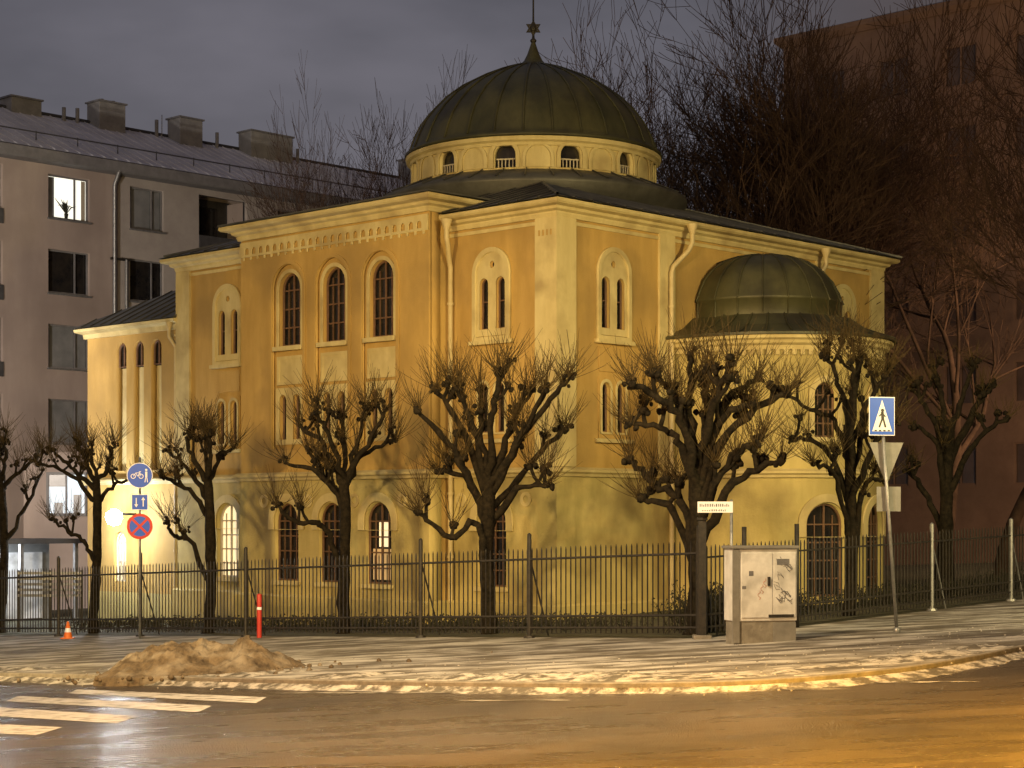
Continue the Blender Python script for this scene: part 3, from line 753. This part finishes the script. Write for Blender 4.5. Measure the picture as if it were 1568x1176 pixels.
for x,h in ((7.0,.6),(8.3,1.5),(8.9,1.5),(11.3,.8),(11.6,1.2),(14.8,.7),(19.8,.6),(6.3,.5)):
    T.add([(x,5.2,17.3),(x,5.2,17.9+h*.7)],.09 if h!=1.2 else .02,8,True)
T.make('vent_pipes',M['chim'],apt)
T=Tubes(); T.add([(5.35,-.5,14.6),(5.35,-.12,14.0),(5.35,-.12,-4)],.09,10); T.add([(5.95,-.12,10.9),(5.95,-.12,-4)],.07,8); T.make('downpipe',M['galv'],apt)
box('downpipe_bracket',5.2,6.1,-.15,-.02,10.85,10.95,M['iron'],apt)

kio=empty('entrance_pavilion',(-16.2,58.0,0),ANG)
kg=gz(-16.2,58)
box('wall_panel',-3,3.0,1.5,1.7,kg,kg+2.5,M['back'],kio)
box('roof_slab',-3.2,3.2,-.2,2,kg+2.5,kg+2.65,M['fascia'],kio)
for x in (-3,-1.0,1.0,3): box('column',x-.06,x+.06,-.1,.02,kg,kg+2.5,M['galv'],kio)
for x in (-2.8,-1.4,0,1.4): box('door_leaf',x,x+1.3,1.44,1.49,kg+.05,kg+2.2,M['cab'],kio)
ow=empty('ground_floor_window',(0,0,0))
ow.location=Vector(((100-CX)/F*70,70,0))
for (x0,x1,z0,z1,mm,yy) in ((-.65,.75,.1,1.55,'litc',.05),(-.72,-.62,.0,1.65,'eave',0),(.0,.06,.0,1.65,'eave',0),(.72,.8,0,1.65,'eave',0),(-.72,.8,1.55,1.65,'eave',-.01),(-.72,.8,0,.1,'eave',-.01),(-.4,-.1,.1,.5,'blind',.03),(.3,.6,.1,.8,'blind',.03),(-.62,.0,1.1,1.55,'blind',.035)):
    box('part',x0,x1,yy,yy+.06,z0,z1,M[mm],ow)
box('wall_behind',-1.6,1.4,.12,.4,-5,2.4,M['apt'],ow)
bar=empty('slatted_barrier')
Yb=50; xb=(76-CX)/F*Yb; gb=gz(xb,Yb)
for k in range(5): box('slat_%d'%k,xb-.85,xb+.85,Yb-.02,Yb+.02,gb+.95+.15*k,gb+1.02+.15*k,M['galv'],bar)
for x in (-.85,0,.85): box('stanchion',xb+x-.03,xb+x+.03,Yb+.02,Yb+.08,gb,gb+1.66,M['iron'],bar)

# ---------------------------------------------------------------- dark brick building (right)
brk=empty('brick_apartment_building',((1200-CX)/F*78,78,0),ANG)
def mapBk(a,z,o): return (-o,-a,z)
hh=[]
for r_ in range(6):
    for c in range(9): hh.append(rect(1.6+c*3.0,3.0+c*3.0,1.2+r_*3.1,2.8+r_*3.1))
fac('wall',rect(0,40,-4,20),hh,-.3,0,mapBk,M['brick'],brk)
for h in hh:
    fac('pane',rect(h[0][0]-.02,h[1][0]+.02,h[0][1]-.02,h[2][1]+.02),[],-.15,-.12,mapBk,M['dimglass'],brk)
    fac('frame',rect(h[0][0]+.003,h[1][0]-.003,h[0][1]+.003,h[2][1]-.003),[rect(h[0][0]+.07,(h[0][0]+h[1][0])/2-.03,h[0][1]+.07,h[2][1]-.07),rect((h[0][0]+h[1][0])/2+.03,h[1][0]-.07,h[0][1]+.07,h[2][1]-.07)],-.1,-.05,mapBk,M['brick'],brk)
box('core',.3,12,-40,0,-4,20,M['brick'],brk)
sweep('cornice',[(12,0),(0,0),(0,-40)],[(-.05,19.6),(.1,19.6),(.3,19.8),(.3,20),(-.05,20.05)],M['brick'],brk)
obj('roof',[(-.3,.3,20),(-.3,-40,20),(12,-40,20),(12,.3,20),(6,-3,22),(6,-40,22)],[(0,4,5,1),(0,3,4),(3,2,5,4)],M['roof'],brk)

dh=empty('distant_house',((560-CX)/F*100,100,0),ANG)
box('walls',-6,12,0,8,-4,14.0,M['apt2'],dh)
obj('roof',[(-6.3,-.4,14.0),(12.3,-.4,14.0),(12.3,8.4,14.0),(-6.3,8.4,14.0),(-3,4,16.4),(9,4,16.4)],[(0,1,5,4),(1,2,5),(2,3,4,5),(3,0,4),(0,3,2,1)],M['snowroof'],dh)
for x in (-2,3,8): box('chimney',x,x+1,3,4,15,17.2,M['chim'],dh)
for r_ in range(4):
    for c in range(6): box('pane',-5+c*2.9,-3.7+c*2.9,-.02,.05,1.5+3*r_,3+3*r_,M['glass'],dh)
dh2=empty('distant_house',((1060-CX)/F*110,110,0),ANG)
box('walls',-4,16,0,8,-4,16.6,M['apt2'],dh2)
obj('roof',[(-4.3,-.4,16.6),(16.3,-.4,16.6),(16.3,8.4,16.6),(-4.3,8.4,16.6),(-1,4,19),(13,4,19)],[(0,1,5,4),(1,2,5),(2,3,4,5),(3,0,4),(0,3,2,1)],M['snowroof'],dh2)
for r_ in range(5):
    for c in range(6): box('pane',-3+c*3.1,-1.7+c*3.1,-.02,.05,1.5+3*r_,3+3*r_,M['glass'],dh2)

# ---------------------------------------------------------------- signs
mpS=lambda a,z,o:(a,-o,z)
def plate(parent,pts,lay,m,nm='plate'): return fac(nm,pts,[],.0+lay*.006,.006+lay*.006,mpS,m,parent)
def ring(parent,c,z,r0,r1,lay,m): return fac('ring',circ(c,z,r0,32),[circ(c,z,r1,32)],lay*.006,.006+lay*.006,mpS,m,parent)
def strip(a,b,w):
    d=Vector((b[0]-a[0],b[1]-a[1])).normalized(); nx=Vector((-d.y,d.x))*w/2
    return [(a[0]+nx.x,a[1]+nx.y),(a[0]-nx.x,a[1]-nx.y),(b[0]-nx.x,b[1]-nx.y),(b[0]+nx.x,b[1]+nx.y)]
Ys=43.6; sc=F/Ys; Xs=(214-CX)/sc; g=gz(Xs,Ys)
sg=empty('traffic_sign_post',(Xs,Ys,0),R(8))
T=Tubes(); T.add([(0,.06,g),(0,.06,(HZ-700)/sc)],.03,10,True); T.make('pole',M['galv'],sg)
zc1=(HZ-728)/sc; r=.30
plate(sg,circ(0,zc1,r,36),0,M['white']); plate(sg,circ(0,zc1,r-.018,36),1,M['blue'])
for cx_ in (-.15,.03): ring(sg,cx_,zc1-.02,.058,.042,2,M['white'])
for a,b in (((-.15,-.02),(-.09,.06)),((-.09,.06),(.0,.06)),((.03,-.02),(0,.08)),((-.09,.06),(-.05,-.02)),((-.05,-.02),(0,.06)),((-.02,.09),(.03,.09))):
    plate(sg,strip((a[0],zc1+a[1]),(b[0],zc1+b[1]),.013),2,M['white'])
plate(sg,circ(.15,zc1+.13,.028,12),2,M['white']); plate(sg,rect(.125,.175,zc1-.03,zc1+.09),2,M['white'])
plate(sg,strip((.14,zc1-.03),(.12,zc1-.16),.02),2,M['white']); plate(sg,strip((.16,zc1-.03),(.18,zc1-.16),.02),2,M['white'])
z0,z1=(HZ-781)/sc,(HZ-757)/sc
plate(sg,rect(-.19,.19,z0,z1),0,M['white']); plate(sg,rect(-.175,.175,z0+.015,z1-.015),1,M['blue'])
for s_,x in ((1,.08),(-1,-.08)):
    zm=(z0+z1)/2
    plate(sg,rect(x-.012,x+.012,zm-.1,zm+.1),2,M['white'])
    plate(sg,[(x-.045,zm+s_*.05),(x+.045,zm+s_*.05),(x,zm+s_*.12)],3,M['white'])
zc2=(HZ-806)/sc
plate(sg,circ(0,zc2,.30,36),0,M['red']); plate(sg,circ(0,zc2,.235,36),1,M['blue'])
plate(sg,strip((-.17,zc2-.17),(.17,zc2+.17),.055),2,M['red']); plate(sg,strip((-.17,zc2+.17),(.17,zc2-.17),.055),3,M['red'])
Yc=31.9; sc=F/Yc; Xc=(1364-CX)/sc; g=gz(Xc,Yc)
cs_=empty('pedestrian_crossing_sign',(Xc,Yc,0),R(12))
T=Tubes(); T.add([(.14,.06,g),(-.16,.06,(HZ-612)/sc)],.03,10,True); T.add([(.14,.06,g-.02),(.14,.06,g+.1)],.06,10,True); T.make('pole',M['galv'],cs_)
x0=-.165; zt=(HZ-608)/sc; zb=(HZ-667)/sc; w=.235
plate(cs_,rect(x0-w,x0+w,zb,zt),0,M['white']); plate(cs_,rect(x0-w+.015,x0+w-.015,zb+.015,zt-.015),1,M['blue'])
zm=(zt+zb)/2
plate(cs_,[(x0-.18,zb+.07),(x0+.18,zb+.07),(x0,zt-.05)],2,M['white'])
plate(cs_,circ(x0+.005,zm+.1,.028,12),3,M['black']); plate(cs_,strip((x0,zm+.075),(x0+.01,zm-.04),.05),3,M['black'])
plate(cs_,strip((x0+.005,zm-.03),(x0-.055,zm-.19),.028),3,M['black']); plate(cs_,strip((x0+.015,zm-.03),(x0+.06,zm-.19),.028),3,M['black'])
plate(cs_,strip((x0,zm+.05),(x0+.06,zm-.01),.02),3,M['black']); plate(cs_,strip((x0,zm+.05),(x0-.055,zm-.0),.02),3,M['black'])
for k in range(4): plate(cs_,rect(x0-.14+k*.08,x0-.10+k*.08,zb+.075,zb+.095),3,M['black'])
yt=(HZ-677)/sc; yb=(HZ-742)/sc
fac('yield_sign_back',[(-.34,yt),(.29,yt),(-.02,yb)],[],-.14,-.13,mpS,M['back'],cs_)
fac('plate_back',rect(-.2,.24,(HZ-783)/sc,(HZ-745)/sc),[],-.14,-.13,mpS,M['back'],cs_)
p=flp(-.25); Yn=p.y; sc=F/Yn; Xn=(1120-CX)/sc; g=gz(Xn,Yn)
sn=empty('street_name_sign',(Xn,Yn,0))
T=Tubes(); T.add([(0,0,g),(0,0,(HZ-765)/sc)],.028,10,True); T.make('pole',M['galv'],sn)
zt=(HZ-768)/sc; zb=(HZ-785)/sc
plate(sn,rect(-.6,0.02,zb,zt),5,M['white']); 
rg=random.Random(8)
x=-.56
while x<-.05:
    w=rg.uniform(.018,.035); plate(sn,rect(x,x+w*.55,zt-.09,zt-.09+rg.choice((.035,.05,.05))),6,M['black']); x+=w+.01
x=-.52
while x<-.1:
    w=rg.uniform(.014,.028); plate(sn,rect(x,x+w*.5,zb+.025,zb+.025+rg.choice((.022,.032))),6,M['black']); x+=w+.01
box('bracket',-.5,.0,-.03,-.01,zb+.06,zb+.10,M['galv'],sn)

# ---------------------------------------------------------------- utility cabinet
q=inv(1172,984); Xk,Yk=q.x,q.y; g=gz(Xk,Yk); sc=F/Yk
kb=empty('utility_cabinet',(Xk,Yk,g),R(14))
w=1.0*52/sc
H=1.62
box('base',-w+.02,w-.02,.02,.42,-.1,.36,M['cabd'],kb,.01)
box('housing',-w,w,0,.45,.36,H-.05,M['cab'],kb,.015)
box('lid',-w-.03,w+.03,-.04,.5,H-.05,H,M['back'],kb,.01)
box('door_left',-w+.14,.12,-.018,0.001,.42,H-.12,M['cab'],kb,.004)
box('door_right',.135,w-.03,-.016,0.001,.42,H-.12,M['cab'],kb,.004)
box('side_post',-w-.015,-w+.10,-.022,.01,.0,H-.06,M['back'],kb)
box('skirt_panel',.14,w-.03,-.02,.01,.0,.34,M['back'],kb)
box('handle',.03,.07,-.05,-.018,.95,1.1,M['iron'],kb)
box('number_plate',.05,.5,-.026,-.016,.42,.47,M['iron'],kb)
T=Tubes(); rg=random.Random(4)
for k in range(13):
    x=rg.uniform(.18,.45); z=rg.uniform(.6,1.38); P=[]
    for i in range(7): P.append((x+.06*math.sin(i*1.4+k),-.020,z+.05*math.cos(i*1.9+k)+i*.012))
    T.add(P,.0045,4)
T.make('graffiti',M['graf'],kb)
T=Tubes()
for k in range(3):
    P=[(-.12+.05*k+.03*math.sin(i*1.8),-.020,.72+.03*i+.1*k) for i in range(6)]; T.add(P,.0045,4)
T.make('graffiti_tag',M['grafr'],kb)
box('sticker',-.3,-.22,-.022,-.018,1.12,1.2,M['graf'],kb)
box('sticker_b',-.42,-.35,-.022,-.018,.9,.95,M['graf'],kb)
box('sticker_c',.2,.42,-.021,-.016,1.3,1.4,M['graf'],kb)

# ---------------------------------------------------------------- snow pile
q=inv(305,1027); Xp,Yp=q.x,q.y
vs=[];fs=[];nx,ny=90,54
for j in range(ny+1):
    for i in range(nx+1):
        x=-2.2+4.4*i/nx; y=-1.5+3.0*j/ny
        e1=math.exp(-((x+.30)/.80)**2-(y/.75)**2)*.50+math.exp(-((x-.85)/.62)**2-(y/.7)**2)*.40+math.exp(-((x+1.1)/.45)**2-(y/.65)**2)*.22
        nn=noise.fractal(Vector((x*1.6+3,y*1.6,1)),1,2,5)*.10+noise.noise(Vector((x*7,y*7,3)))*.04+abs(noise.noise(Vector((x*15,y*15,7))))*.04
        h=e1*(1+nn*2.0)+nn*min(1,e1*5)*.9-.05
        X=Xp+x;Y_=Yp+y
        vs.append((X,Y_,gz(X,Y_)+h-(.12 if h<.0 else 0)))
for j in range(ny):
    for i in range(nx):
        a=j*(nx+1)+i; fs.append((a,a+1,a+nx+2,a+nx+1))
obj('snow_pile',vs,fs,M['pile'],None,False)
T=Tubes(); rg=random.Random(9)
for k in range(160):
    x=rg.gauss(0,1.4);y=rg.gauss(-.5,.6); X=Xp+x;Y_=Yp+y
    T.blob((X,Y_,gz(X,Y_)+.01),rg.uniform(.012,.05),rg)
T.make('snow_clods',M['pile'])
T=Tubes()
for k in range(500):
    pp=KP[rg.randint(24,n-20)]; X=pp.x+rg.gauss(0,.5);Y_=pp.y+rg.uniform(-.4,5)
    zz=gz(X,Y_) if Y_>pp.y+.15 else gz(X,Y_)-.115
    T.blob((X,Y_,zz-.004),rg.uniform(.008,.022),rg)
T.make('ice_crumbs',M['slush'])

Yr=41.3; sc=F/Yr; Xr=(397-CX)/sc; g=gz(Xr,Yr)
rpst=empty('marker_post',(Xr,Yr,g))
Hh=.95
for k,(a,b,m) in enumerate(((0,.62,'rp'),(.62,.68,'white'),(.68,Hh,'rp'))):
    revolve('band_%d'%k,[(.055,a),(.055,b)]+([(.045,b+.02),(0,b+.03)] if k==2 else []),0,0,M[m],rpst,16)
Yk2=45.5; sc=F/Yk2; Xk2=(104-CX)/sc; g=gz(Xk2,Yk2)
cn=empty('traffic_cone',(Xk2,Yk2,g))
box('foot',-.15,.15,-.15,.15,0,.03,M['orange'],cn,.01)
revolve('cone_low',[(.11,.03),(.08,.16)],0,0,M['orange'],cn,20); revolve('cone_band',[(.08,.16),(.06,.26)],0,0,M['white'],cn,20); revolve('cone_top',[(.06,.26),(.025,.42),(0,.42)],0,0,M['orange'],cn,20)

def scrub(name,pts,h,wd,num,seed):
    rg=random.Random(seed); T=Tubes()
    for k in range(num):
        f=rg.random()*(len(pts)-1); i=min(int(f),len(pts)-2); p=pts[i].lerp(pts[i+1],f-i)
        X=p.x+rg.gauss(0,wd);Y_=p.y+rg.gauss(0,wd); g=gz(X,Y_)
        c=Vector((X,Y_,g)); d=Vector((rg.gauss(0,.45),rg.gauss(0,.45),1)).normalized(); l=h*rg.uniform(.5,1.1)
        P=[c,c+d*l*.5+Vector((rg.gauss(0,.04),0,0)),c+d*l]
        T.add(P,[.012,.008,.004],3)
        for s in range(3):
            q=P[1].lerp(P[2],rg.random()); d2=(d+Vector((rg.gauss(0,.7),rg.gauss(0,.7),.1))).normalized()
            T.add([q,q+d2*l*.35],[.006,.003],3)
            e_=q+d2*l*.3; b=len(T.v); s_=rg.uniform(.03,.06)
            T.v+=[tuple(e_),tuple(e_+Vector((s_,0,s_*.4))),tuple(e_+Vector((s_*.3,s_*.4,s_)))]; T.f.append((b,b+1,b+2))
    T.make(name,M['hedge'],None,False)
scrub('low_scrub',[flp(3.0,2.6),flp(9,2.4),flp(16,2.6)],.25,.5,1300,3)
scrub('shrub',[flp(.3,1.9),flp(1.2,2.3)],.75,.35,420,5)
scrub('low_scrub',[frp(3,3.2),frp(8,2.8),frp(14,3.0)],.4,.4,700,6)

# ---------------------------------------------------------------- lamps
def lamp(x,y,h,target,power,color,cone=110,size=.5,arm=(1,0),bl=.6):
    g=gz(x,y); e=empty('unseen_street_lamp',(x,y,g))
    T=Tubes(); ax_,ay=arm
    T.add([(0,0,0),(0,0,h*.5),(0,0,h-.3),(ax_*.4,ay*.4,h),(ax_*1.2,ay*1.2,h+.08)],[.09,.075,.06,.045,.04],10); T.make('pole',M['galv'],e)
    box('head',ax_*1.2-.3,ax_*1.2+.3,ay*1.2-.15,ay*1.2+.15,h+.03,h+.17,M['back'],e,.03)
    box('lens',ax_*1.2-.22,ax_*1.2+.22,ay*1.2-.11,ay*1.2+.11,h-.02,h+.028,M['sod'],e,.01)
    l=bpy.data.lights.new('bulb','SPOT'); l.energy=power; l.color=color; l.spot_size=R(cone); l.spot_blend=bl; l.shadow_soft_size=size
    o=bpy.data.objects.new('bulb',l); link(o,e)
    loc=Vector((ax_*1.2,ay*1.2,h-.25-size*.3)); o.location=loc
    d=Vector(target)-(loc+Vector((x,y,g))); o.rotation_euler=d.to_track_quat('-Z','Y').to_euler()
lamp(-15,19,8.5,(-5,48,2.0),16500,(1,.70,.28),75,.6,(.7,.7))
lamp(17,20,8.5,(5,44,2.0),16500,(1,.77,.33),60,.6,(-.7,.7),.8)
lamp(7.2,13.5,7.5,(4.6,15,-2),36000,(1,.48,.05),125,.3,(-.8,.3),1.0)
lamp(-9.5,13,8.0,(-4,20,-2),9000,(1,.48,.14),135,.3,(.8,.5),.9)  # unseen lamp added to brighten the left side of the road
lamp(-24,44,8,(-20,75,9),18500,(1,.86,.74),110,.4,(.5,.8))  # unseen lamp added so the apartment front gets enough light
lamp(23,46,8,(20,75,8),15000,(1,.62,.34),125,.4,(-.3,.8),.8)  # unseen lamp added to lift the brick wall and right-hand trees
hg=empty('unseen_hanging_lamp',(-1.5,24.5,7.1))  # unseen lamp above the frame, put in to light pavement and lower wall
T=Tubes(); T.add([(-14,-1,1.2),(-7,-.5,.75),(0,0,.5),(9,.6,.8),(18,1.2,1.3)],.012,4); T.add([(0,0,.5),(0,0,.15)],.02,6); T.make('span_wire',M['iron'],hg)
revolve('housing',[(0,.2),(.12,.18),(.3,.0),(.3,-.04),(0,-.02)],0,0,M['back'],hg,24)
revolve('bowl',[(.26,-.05),(.2,-.14),(0,-.18)],0,0,M['sod'],hg,24)
l=bpy.data.lights.new('bulb','SPOT'); l.energy=6200; l.color=(1,.74,.38); l.spot_size=R(150); l.spot_blend=.5; l.shadow_soft_size=.25
o=bpy.data.objects.new('bulb',l); o.location=(0,0,-.5); o.rotation_euler=(R(28),0,0); link(o,hg)
def pl_(name,loc,power,color,size,parent=None):
    l=bpy.data.lights.new(name,'POINT'); l.energy=power; l.color=color; l.shadow_soft_size=size
    o=bpy.data.objects.new(name,l); o.location=loc; link(o,parent); return o
pl_('lantern_bulb',(-1.05,16.41,.0),420,(.95,.97,1),.12,syn)
pl_('pavilion_bulb',(0,.6,kg+2.2),240,(.85,.92,1),.15,kio)
revolve('pavilion_globe',[(0,kg+2.05),(.16,kg+2.12),(.2,kg+2.25),(.14,kg+2.4),(0,kg+2.45)],-1.2,-.3,M['lamp'],kio,14)

sun=bpy.data.lights.new('added_weak_sun','SUN'); sun.energy=.03; sun.angle=R(15); sun.color=(.8,.85,1)  # weak cool sun lamp added; no moon is known here
so=bpy.data.objects.new('added_weak_sun',sun); so.rotation_euler=(R(50),0,R(-30)); link(so)

# ---------------------------------------------------------------- world
wd=bpy.data.worlds.new('World'); scene.world=wd; wd.use_nodes=True
N=wd.node_tree.nodes; L=wd.node_tree.links
bg=N['Background']
tc=N.new('ShaderNodeTexCoord')
mp=N.new('ShaderNodeMapping'); mp.inputs['Scale'].default_value=(1.0,1.0,2.6)
L.new(tc.outputs['Generated'],mp.inputs['Vector'])
nz=N.new('ShaderNodeTexNoise'); nz.inputs['Scale'].default_value=3.2; nz.inputs['Detail'].default_value=5; nz.inputs['Roughness'].default_value=.5
L.new(mp.outputs[0],nz.inputs['Vector'])
rmp=N.new('ShaderNodeValToRGB'); rmp.color_ramp.elements[0].position=.35; rmp.color_ramp.elements[1].position=.65
rmp.color_ramp.elements[0].color=(.062,.060,.078,1); rmp.color_ramp.elements[1].color=(.160,.150,.182,1)
L.new(nz.outputs['Fac'],rmp.inputs['Fac'])
sx=N.new('ShaderNodeSeparateXYZ'); L.new(tc.outputs['Generated'],sx.inputs[0])
mr=N.new('ShaderNodeMapRange'); mr.inputs['From Min'].default_value=.09; mr.inputs['From Max'].default_value=.28; L.new(sx.outputs['X'],mr.inputs['Value'])
mx=N.new('ShaderNodeMixRGB'); mx.blend_type='MULTIPLY'; mx.inputs[2].default_value=(.75,.50,.36,1)
L.new(mr.outputs[0],mx.inputs[0]); L.new(rmp.outputs['Color'],mx.inputs[1])
sky=N.new('ShaderNodeTexSky'); sky.sky_type='NISHITA'; sky.sun_disc=False; sky.sun_elevation=R(1); sky.sun_rotation=R(200)
sc_=N.new('ShaderNodeMixRGB'); sc_.blend_type='ADD'; sc_.inputs[0].default_value=.015
L.new(mx.outputs[0],sc_.inputs[1]); L.new(sky.outputs[0],sc_.inputs[2])
L.new(sc_.outputs[0],bg.inputs['Color']); bg.inputs['Strength'].default_value=.9

# ---------------------------------------------------------------- camera
cd=bpy.data.cameras.new('camera'); cam=bpy.data.objects.new('camera',cd); link(cam)
cam.location=(0,0,0); cam.rotation_euler=(R(90),0,0)
cd.sensor_width=36; cd.lens=F/1568*36; cd.shift_y=(HZ-588)/1568; cd.clip_end=2000; cd.clip_start=.1
scene.camera=cam
scene.view_settings.view_transform='Standard'; scene.view_settings.look='None'; scene.view_settings.exposure=0
